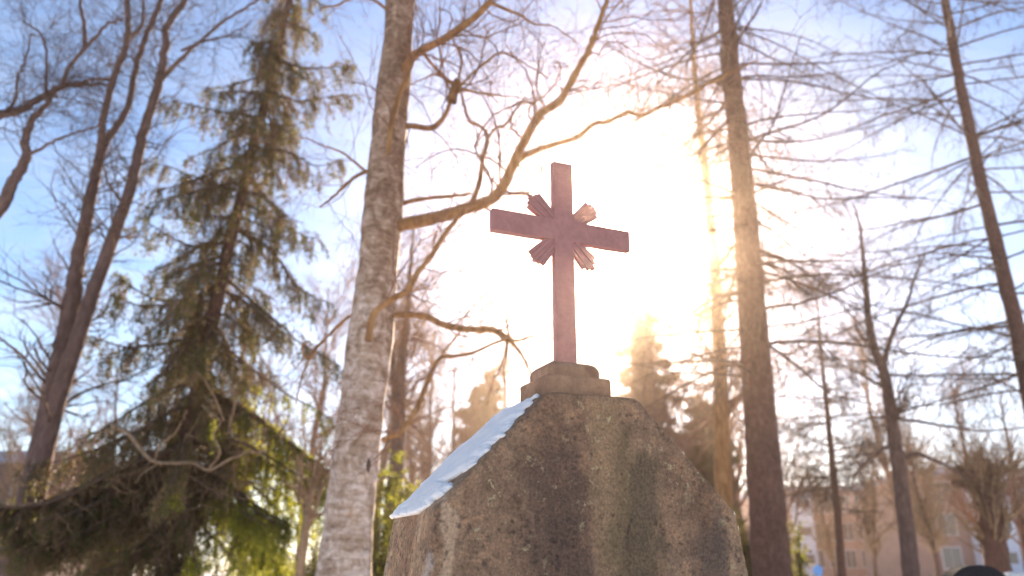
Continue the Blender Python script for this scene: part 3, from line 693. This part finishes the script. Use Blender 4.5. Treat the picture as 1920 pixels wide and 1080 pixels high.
def near_spruce():
    rng = np.random.default_rng(7); Y = 9.6
    ax, ar = traced([(290,1200),(312,1060),(332,940),(350,830),(378,700),(408,560),(440,420),(472,290),(505,160),(535,40),(562,-80),(590,-220),(612,-340)], Y, .125, .015, 70, 0, rng, .01)
    b = ax[0]; t = empty('spruce_tree', (b[0], b[1], 0), 'tall shaggy spruce with drooping dark green boughs left of the birch', 'tree')
    ax = np.concatenate([[[b[0], b[1], -.1]], ax]); ar = np.concatenate([[.15], ar])
    trunk_part(t, [(ax, ar)], M_BARK_L, 14, 3)
    A, B = spruce_boughs(rng, ax, 2.0, 10.6, 140, lambda z: np.interp(z, [2.2, 4, 5, 6, 7, 8.5, 10.6], [1.6, 1.45, 1.3, 1.05, .8, .55, .25]), .16)
    low = [([(372,800),(310,850),(240,872),(170,905),(100,938),(30,955),(-60,960),(-160,955)], .045, .014, -1.2),
           ([(360,860),(300,890),(240,915),(170,945),(90,955),(20,950)], .03, .008, -.2),
           ([(350,880),(280,915),(220,950),(150,985),(95,1000)], .025, .008, -.8),
           ([(350,870),(400,895),(450,925),(500,960),(545,985)], .028, .008, -.8),
           ([(355,820),(420,830),(490,860),(550,900),(600,925)], .028, .008, .2),
           ([(380,740),(440,760),(510,800),(570,850),(612,880)], .026, .008, .3),
           ([(350,870),(270,925),(190,970),(110,1010),(40,1030)], .026, .008, -1.3),
           ([(345,900),(280,960),(230,1010),(180,1060)], .026, .008, .3),
           ([(350,890),(420,950),(480,1000),(530,1050)], .026, .008, .4),
           ([(345,930),(350,990),(340,1040),(330,1080)], .024, .008, -.9),
           ([(345,910),(320,960),(290,1000),(250,1030),(190,1035)], .022, .006, -1.0),
           ([(345,900),(370,960),(400,1010),(440,1045)], .022, .006, -1.0),
           ([(400,620),(330,640),(270,650),(220,648),(172,632)], .024, .006, -.3),
           ([(420,530),(350,560),(290,560),(235,530),(222,518)], .024, .006, .2),
           ([(440,450),(370,462),(310,440),(260,402)], .022, .006, -.3),
           ([(455,360),(400,345),(340,322),(270,300)], .022, .006, .3),
           ([(490,220),(430,212),(370,200),(322,188)], .02, .005, .0),
           ([(520,110),(570,128),(620,125),(662,128)], .02, .005, -.2),
           ([(500,170),(560,190),(610,182),(660,178)], .02, .005, .3),
           ([(480,280),(540,285),(590,310),(640,300)], .02, .005, -.2),
           ([(440,430),(510,470),(560,540),(620,570)], .024, .006, .2),
           ([(420,520),(490,580),(560,640),(640,690)], .026, .006, .4),
           ([(400,640),(460,680),(540,740),(630,790)], .026, .006, .4)]
    ex = [traced(p, Y, r0, r1, 12, dy, rng, .01) for p, r0, r1, dy in low]
    A2, B2 = stack(ex, 12); A = np.concatenate([A, A2, A2[:11], A2[:11]+rng.standard_normal((11, 1, 3))*.09, A2[:11]+rng.standard_normal((11, 1, 3))*.12]); B = np.concatenate([B, B2, B2[:11], B2[:11], B2[:11]])
    def zone(p):   # low birch-side boughs, where the sun's glow is put into yellower needles
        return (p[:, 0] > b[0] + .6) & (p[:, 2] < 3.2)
    def others(frac, inv):
        def f(p, r):
            h = (np.abs(np.sin(p[:, 0]*913.1 + p[:, 2]*37.7))*4375.5) % 1.0
            return ~zone(p) & ((h < frac) if not inv else (h >= frac))
        return f
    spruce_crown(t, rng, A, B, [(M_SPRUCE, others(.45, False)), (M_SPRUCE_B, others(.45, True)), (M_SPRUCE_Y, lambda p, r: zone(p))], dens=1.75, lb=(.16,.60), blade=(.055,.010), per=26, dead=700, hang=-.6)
    g = Geo()
    for pts, r0, r1 in (([(212,800),(240,812),(262,840),(290,866),(330,868),(362,868),(392,880),(430,862),(470,846),(500,848)], .022, .012),
                        ([(290,866),(300,835),(330,810),(350,770)], .014, .006), ([(392,878),(412,850),(400,815),(412,790),(380,760)], .014, .006),
                        ([(420,790),(400,740),(380,710),(365,695)], .012, .006), ([(430,800),(440,750),(425,715),(400,690)], .014, .006), ([(300,868),(270,885),(255,905)], .012, .006)):
        p, r = traced(pts, Y-1.1, r0, r1, 30, -.2, rng, .008); g.tubes(p, r, 8)
    g.obj('dead_branch', M_DEAD, t)
near_spruce()
def far_spruce(label, apex, basepx, Y, width, seed, mats, dens=.5, twin=None):
    rng = np.random.default_rng(seed)
    top = P(*apex, Y); t = empty('spruce_tree', (top[0], Y, 0), label, 'tree')
    K = 30; zs = np.linspace(-.1, top[2], K); ax = np.stack([np.full(K, top[0]), np.full(K, float(Y)), zs], 1)
    trunk_part(t, [(ax, np.linspace(.30*width, .02, K))], M_BARK_L, 10, 3)
    H = top[2]
    A, B = spruce_boughs(rng, ax, H*.12, H*.985, int(8*H), lambda z: width*(1-z/H)**.7+.2, .07)
    spruce_crown(t, rng, A, B, [(m, None) for m in mats], dens=dens*5, lb=(.12, .45), blade=(.13,.055), per=16, hang=-.16)
    return t
far_spruce('tall hazy spruce right of the cross just under the sun', (1196,490), None, 36, 2.3, 3, (M_SPRUCE_F,), .5)
far_spruce('taller of the two small brown spruces left of the plinth', (917,690), None, 42, 2.0, 4, (M_SPRUCE_F,), .6)
far_spruce('shorter of the two small brown spruces left of the plinth', (893,722), None, 41, 2.2, 5, (M_SPRUCE_F,), .6)
far_spruce('hazy spruce behind the right slope of the gravestone', (1313,738), None, 32, 1.9, 6, (M_SPRUCE_F,), .5)

# ---- low evergreens
def bush(label, c, size, seed, mats, n=60, name='evergreen_bush', blade=(.05,.012), per=22):
    rng = np.random.default_rng(seed)
    t = empty(name, (c[0], c[1], 0), label, 'bush'); L = []
    for k in range(n):
        az = rng.uniform(0, 6.28); d = unit(np.array((math.cos(az)*.8, math.sin(az)*.8, rng.uniform(.4, 2.2))))
        ln = size[1]*rng.uniform(.5, 1.05); q = [np.array((c[0]+rng.normal()*size[0]*.25, c[1]+rng.normal()*size[0]*.25, 0.0))]
        for j in range(11):
            d = unit(d + rng.standard_normal(3)*.12 + np.array((0,0,.04))); s = d*ln/11; s[:2] *= size[0]/size[1]*1.5; q.append(q[-1]+s)
        L.append((np.array(q), np.linspace(.014, .004, 12)))
    A, B = stack(L, 12)
    spruce_crown(t, rng, A, B, [(m, None) for m in mats], dens=.8, lb=(.15,.4), blade=blade, per=per, hang=.02)
    return t
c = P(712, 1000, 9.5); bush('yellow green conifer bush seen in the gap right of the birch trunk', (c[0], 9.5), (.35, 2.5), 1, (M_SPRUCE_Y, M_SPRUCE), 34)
c = P(1405, 1000, 12); bush('dark green bush between the gravestone and the thick larch trunk', (c[0], 12), (.4, 2.2), 2, (M_SPRUCE, M_SPRUCE_B), 30)
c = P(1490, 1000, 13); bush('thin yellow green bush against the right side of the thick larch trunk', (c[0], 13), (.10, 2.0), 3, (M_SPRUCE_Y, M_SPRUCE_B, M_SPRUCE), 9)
c = P(535, 1030, 12); bush('dark shaded bush low down behind the forked sapling', (c[0], 12), (.85, 1.75), 4, (M_SPRUCE,), 60)

# ================================================================== BACKGROUND BARE TREES
def free_tree(seed, H, spread, r0, brushy=False):
    """one bare tree standing at the origin: trunk and crown polylines"""
    rng = np.random.default_rng(seed); K = 24
    d = np.array((0, 0, 1.0)); q = [np.array((0, 0, -.1))]
    for j in range(K-1):
        d = unit(d + rng.standard_normal(3)*np.array((.05,.05,0)) + np.array((0,0,.1))); q.append(q[-1]+d*H*.9/(K-1))
    tr = (np.array(q)[None], np.linspace(r0, r0*.15, K)[None])
    c1 = spawn(rng, *tr, 34, (H*.22*spread, H*.5*spread), (.35,.95), 10, .13, .09, tmin=.25, ratio=.4, rmin=.016, lenfall=.65)
    c2 = spawn(rng, *c1, 230, (H*.07, H*.2), (.35,1.0), 7, .18, .06, ratio=.55, rmin=.010)
    c3 = spawn(rng, *c2, 1500, (H*.03, H*.10), (.3,1.1), 5, .2, .02, ratio=.6, rmin=.0065)
    return tr, (c1, c2, c3)
def proto_meshes(seed, H, spread, r0, m, tw):
    tr, cs = free_tree(seed, H, spread, r0)
    g = Geo(); g.tubes(*tr, 10); a = g.obj('trunk', m); g = Geo()
    for c_, s in zip(cs, (5, 4, 3)): g.tubes(*c_, s)
    b = g.obj('crown', tw); ma, mb = a.data, b.data
    bpy.data.objects.remove(a); bpy.data.objects.remove(b)
    return ma, mb
PR = [proto_meshes(51, 10, 1.0, .16, M_BARK_G, M_TWIG_R), proto_meshes(52, 12, .8, .18, M_BARK_G, M_TWIG_R), proto_meshes(53, 9, 1.2, .17, M_BARK_L, M_TWIG), proto_meshes(54, 6, 1.3, .11, M_BARK_G, M_DEAD)]
def place(px, Y, topy, proto, rz, label, name='bare_tree', group='bare trees in the background', cat='tree', wide=1.0):
    x = P(px, 1061, Y)[0]; top = P(px, topy, Y)[2]; H = (10, 12, 9, 6)[proto]; s = top/H
    t = empty(name, (x, Y, 0), label, cat, group, rz); t.scale = (s*wide, s*wide, s)
    for me, nm in zip(PR[proto], ('trunk', 'crown')):
        o = bpy.data.objects.new(nm, me); COL.objects.link(o); o.parent = t
BG = [
 (60, 34, 470, 1, .3, 'pale hazy bare tree behind the forked trunk at the left edge'),
 (208, 26, 640, 0, 1.1, 'slender bare tree in the gap between the forked tree and the spruce'),
 (265, 38, 560, 1, 2.0, 'far hazy bare tree seen through the left boughs of the spruce'),
 (455, 30, 520, 0, .7, 'bare tree seen through the right boughs of the spruce'),
 (560, 40, 470, 1, 2.8, 'bare tree rising between the top of the spruce and the birch'),
 (800, 34, 560, 1, .2, 'brown bare tree behind the curved low birch limb'),
 (850, 27, 640, 0, 2.2, 'thin bare tree just left of the two small spruces'),
 (780, 45, 700, 3, .9, 'short bushy bare tree at the left shoulder of the gravestone'),
 (960, 48, 600, 1, 4.0, 'hazy bare tree behind the foot of the cross'),
 (1130, 40, 560, 0, 5.1, 'thin bare tree between the cross and the hazy spruce'),
 (700, 38, 520, 1, 1.7, 'tall far bare tree showing on both sides of the birch trunk'),
 (1700, 44, 560, 1, 4.4, 'tall pale bare tree behind the slim forked tree'),
 (1255, 30, 470, 1, 3.6, 'sunlit bare tree behind the hazy larch'),
 (1400, 34, 520, 0, 1.4, 'bare tree hidden behind the thick larch trunk'),
 (1480, 24, 640, 0, 5.5, 'spreading bare tree at the right side of the thick larch trunk'),
 (1760, 26, 780, 3, .4, 'low bushy bare tree standing before the corner of the tower block'),
 (1640, 30, 830, 3, 2.7, 'bushy bare tree before the middle of the apartment block'),
 (1565, 34, 880, 3, 0.7, 'low brown bare tree just right of the blue road sign'),
 (1755, 38, 850, 3, 4.6, 'low bare tree in the gap left of the tower block'),
 (1930, 22, 690, 0, 1.9, 'bare tree at the right edge in front of the tower block'),
 (1850, 30, 640, 1, 3.0, 'tall thin bare tree rising above the tower block'),
 (10, 24, 700, 3, 5.0, 'low bare tree before the brown house at the left edge'),
 (150, 30, 850, 3, 2.1, 'low bare tree under the skirt of the spruce'),
 (620, 26, 700, 0, 3.9, 'bare tree hidden behind the birch trunk'),
]
for b_ in BG: place(*b_)

# pollarded tree at the lower right
def pollard():
    rng = np.random.default_rng(77); Y = 17
    p, r = traced([(1880,1120),(1868,1040),(1856,960),(1850,915)], Y, .24, .20, 20, 0, rng, .01)
    t = empty('pollarded_tree', (p[0][0], Y, 0), 'stout pollarded tree with a broom of thin shoots at the lower right', 'tree')
    p = np.concatenate([[[p[0][0], Y, -.1]], p]); r = np.concatenate([[.28], r])
    arms = [traced(q, Y, .12, .05, 10, dy, rng, .01) for q, dy in (([(1850,930),(1830,895),(1800,880)], -.3), ([(1850,930),(1870,890),(1905,870)], .3), ([(1852,930),(1850,890),(1842,862)], .1), ([(1850,925),(1820,910),(1785,905)], .4))]
    trunk_part(t, [(p, r)] + arms, M_BARK_L, 14, 3, rough=.04)
    A, B = stack(arms + [(p, r)], 10); g = Geo()
    c1 = spawn(rng, A, B, 240, (.5,1.5), (.3,1.2), 8, .14, .10, tmin=.3, ratio=.16, rmin=.006); c2 = spawn(rng, *c1, 900, (.2,.6), (.3,.9), 5, .16, .05, ratio=.6, rmin=.004)
    g.tubes(*c1, 4); g.tubes(*c2, 3); g.obj('crown', M_DEAD, t)
pollard()

# ================================================================== BUILDINGS
def wallm(name, a, b):
    def f(nt):
        v = mapped(nt); n = noise(nt, v, 1.2, 5, 0.6); return pbr(nt, ramp(nt, n, [(0.35, a), (0.65, b)]), 0.85, noise(nt, v, 20, 4, .6), .2, .02, .2)
    return mat(name, f)
M_PINK = wallm('pink_plaster', (.32,.18,.155), (.40,.24,.20)); M_PALE = wallm('pale_blue_panel', (.52,.56,.66), (.62,.66,.74))
M_ROOF = wallm('blue_grey_roof', (.16,.19,.27), (.24,.27,.36)); M_BROWN = wallm('brown_wall', (.10,.068,.062), (.14,.095,.085)); M_BRICK = wallm('brown_plaster', (.26,.155,.135), (.33,.20,.17))
M_RED = wallm('red_paint', (.42,.05,.04), (.5,.08,.06)); M_WHITE = wallm('white_paint', (.5,.46,.46), (.58,.54,.54))
M_GLASS = mat('window_glass', lambda nt: pbr(nt, (.05,.07,.10), .12, None, spec=.8))
def block(name, label, x0, x1, Y, depth, H, wall, roof, floors, cols, strips=(), pitched=False, door=None):
    cx = (x0+x1)/2; t = empty(name, (cx, Y, 0), label, 'building'); w = (x1-x0)/2
    bm = bmesh.new(); bm_box(bm, -w, w, 0, depth, -.2, H); bm_obj('wall', bm, wall, t)
    bm = bmesh.new()
    if pitched:
        bm_prism(bm, [(-w-.5, H), (w+.5, H), (0, H+w*.45)], -.4, depth+.4)
    else:
        bm_box(bm, -w-.25, w+.25, -.25, depth+.25, H+.002, H+.55)
    bm_obj('roof', bm, roof, t, bevel=.03)
    fh = (H-.6)/floors; cw = 2*w/cols
    for i in range(floors):
        for j in range(cols):
            xc = -w + (j+.5)*cw; zc = .6 + (i+.5)*fh
            if any(a < xc < b for a, b, _ in strips): continue
            if door and i == 0 and abs(xc-door[0]) < 1.3: continue
            bm = bmesh.new(); hw, hh = min(.85, cw*.32), min(.75, fh*.3)
            bm_box(bm, xc-hw-.09, xc+hw+.09, -.05, .02, zc-hh-.09, zc+hh+.09)
            o = bm_obj('window', bm, M_WHITE, t); bm = bmesh.new()
            bm_box(bm, xc-hw, xc-.03, -.07, -.045, zc-hh, zc+hh); bm_box(bm, xc+.03, xc+hw, -.07, -.045, zc-hh, zc+hh); bm_obj('pane', bm, M_GLASS, o)
    for a, b, nm in strips:
        bm = bmesh.new(); bm_box(bm, a, b, -.9, 0.02, .0, H-.2)
        o = bm_obj('stairwell', bm, M_PALE, t)
        for i in range(floors):
            zc = .6 + (i+.5)*fh; bm = bmesh.new(); bm_box(bm, a+.25, b-.25, -.93, -.88, zc-.35, zc+.35); bm_obj('pane', bm, M_GLASS, o)
    if door:
        bm = bmesh.new(); bm_box(bm, door[0]-.6, door[0]+.6, -.08, .02, 0, 2.3); o = bm_obj('door', bm, M_RED, t, bevel=.01)
        bm = bmesh.new(); bm_box(bm, door[0]+.42, door[0]+.50, -.14, -.08, 1.0, 1.12); bm_obj('handle', bm, M_WHITE, o)
    return t
Yb = 78
xa, xb = P(1455, 1000, Yb)[0], P(1725, 1000, Yb)[0]
block('apartment_block', 'long pink apartment block with pale blue stairwells behind the slim bare trees', xa, xb, Yb, 12, P(1600, 922, Yb)[2], M_PINK, M_ROOF, 3, 9, strips=((-5.0, -3.3, 's'), (-1.6+4.0, -1.6+5.4, 's')))
Yb = 58
xa, xb = P(1752, 1000, Yb)[0], P(2010, 1000, Yb)[0]
block('tower_block', 'taller brownish block with bluish roof and pale panels at the lower right edge', xa, xb, Yb, 12, P(1800, 892, Yb)[2], M_BRICK, M_ROOF, 3, 5, strips=((-2.2, 0.4, 's'),))
Yb = 40
xa, xb = P(-330, 1000, Yb)[0], P(95, 1000, Yb)[0]
block('house', 'brown house with blue grey roof and red door at the left edge', xa, xb, Yb, 9, P(30, 868, Yb)[2], M_BROWN, M_ROOF, 2, 4, door=((xb-xa)/2-.95, 0))

# ================================================================== SMALL THINGS
def road_sign():
    Y = 45; c = P(1533, 1070, Y); t = empty('road_sign', (c[0], Y, 0), 'round blue road sign on a grey pole beside the pale stairwell of the apartment block', 'sign')
    g = Geo(); g.tubes(np.array([(c[0], Y, -.1), (c[0], Y, c[2]+.25)]), np.array([.035,.035]), 10); g.obj('pole', wallm('grey_metal', (.3,.3,.32), (.36,.36,.38)), t)
    bm = bmesh.new(); n = 28; bm_prism(bm, [(.24*math.cos(a*2*math.pi/n), c[2]+.28*math.sin(a*2*math.pi/n)) for a in range(n)], -.06, -.04)
    bm_obj('sign_face', bm, wallm('blue_sign', (.01,.20,.62), (.01,.23,.68)), t)
road_sign()
def headstone(label, px, topy, Y, w, m, snow=False, group=None):
    c = P(px, topy, Y); H = c[2]; t = empty('headstone', (c[0], Y, 0), label, 'gravestone', group)
    prof = [(-w/2, 0), (w/2, 0), (w/2, H-w*.38)] + [(w/2*math.cos(a), H-w*.38 + w*.38*math.sin(a)) for a in np.linspace(.15, math.pi-.15, 14)] + [(-w/2, H-w*.38)]
    bm = bmesh.new(); bm_prism(bm, prof, -.08, .08); bm_obj('slab', bm, m, t, bevel=.01)
    bm = bmesh.new(); bm_box(bm, -w*.7, w*.7, -.18, .18, -.05, .16); bm_obj('base', bm, m, t, bevel=.012)
def m_granite(nt):
    v = mapped(nt); n = noise(nt, v, 90, 4, .7); return pbr(nt, ramp(nt, n, [(0.3, (.012,.012,.014)), (0.7, (.04,.035,.038))]), .8, None, spec=.15)
def m_palegr(nt):
    v = mapped(nt); n = noise(nt, v, 60, 4, .7); return pbr(nt, ramp(nt, n, [(0.3, (.5,.5,.5)), (0.7, (.7,.7,.7))]), .6, None, spec=.3)
headstone('dark round topped headstone cut off by the lower edge below the pollarded tree', 1822, 1059, 5.6, .42, mat('dark_granite', m_granite))
headstone('pale grey headstone at the lower right corner', 1905, 1072, 7.5, .42, mat('pale_granite', m_palegr))

# ================================================================== HAZE
def haze():
    bm = bmesh.new(); bm_box(bm, -GX-2, GX+2, GY0-2, GY1+2, -1.2, 22)
    m = bpy.data.materials.new('haze'); m.use_nodes = True; nt = m.node_tree; nt.nodes.clear()
    out = nt.nodes.new('ShaderNodeOutputMaterial'); v = nt.nodes.new('ShaderNodeVolumePrincipled')
    v.inputs['Color'].default_value = (1, .78, .60, 1); v.inputs['Density'].default_value = .0018; v.inputs['Anisotropy'].default_value = .945  # air haze whose warm tint and forward scatter also stand in for lens glare
    nt.links.new(v.outputs[0], out.inputs['Volume'])
    o = bm_obj('haze', bm, m); tag(o, 'warm thin sunlit haze in the air', 'haze', kind='stuff')
haze()
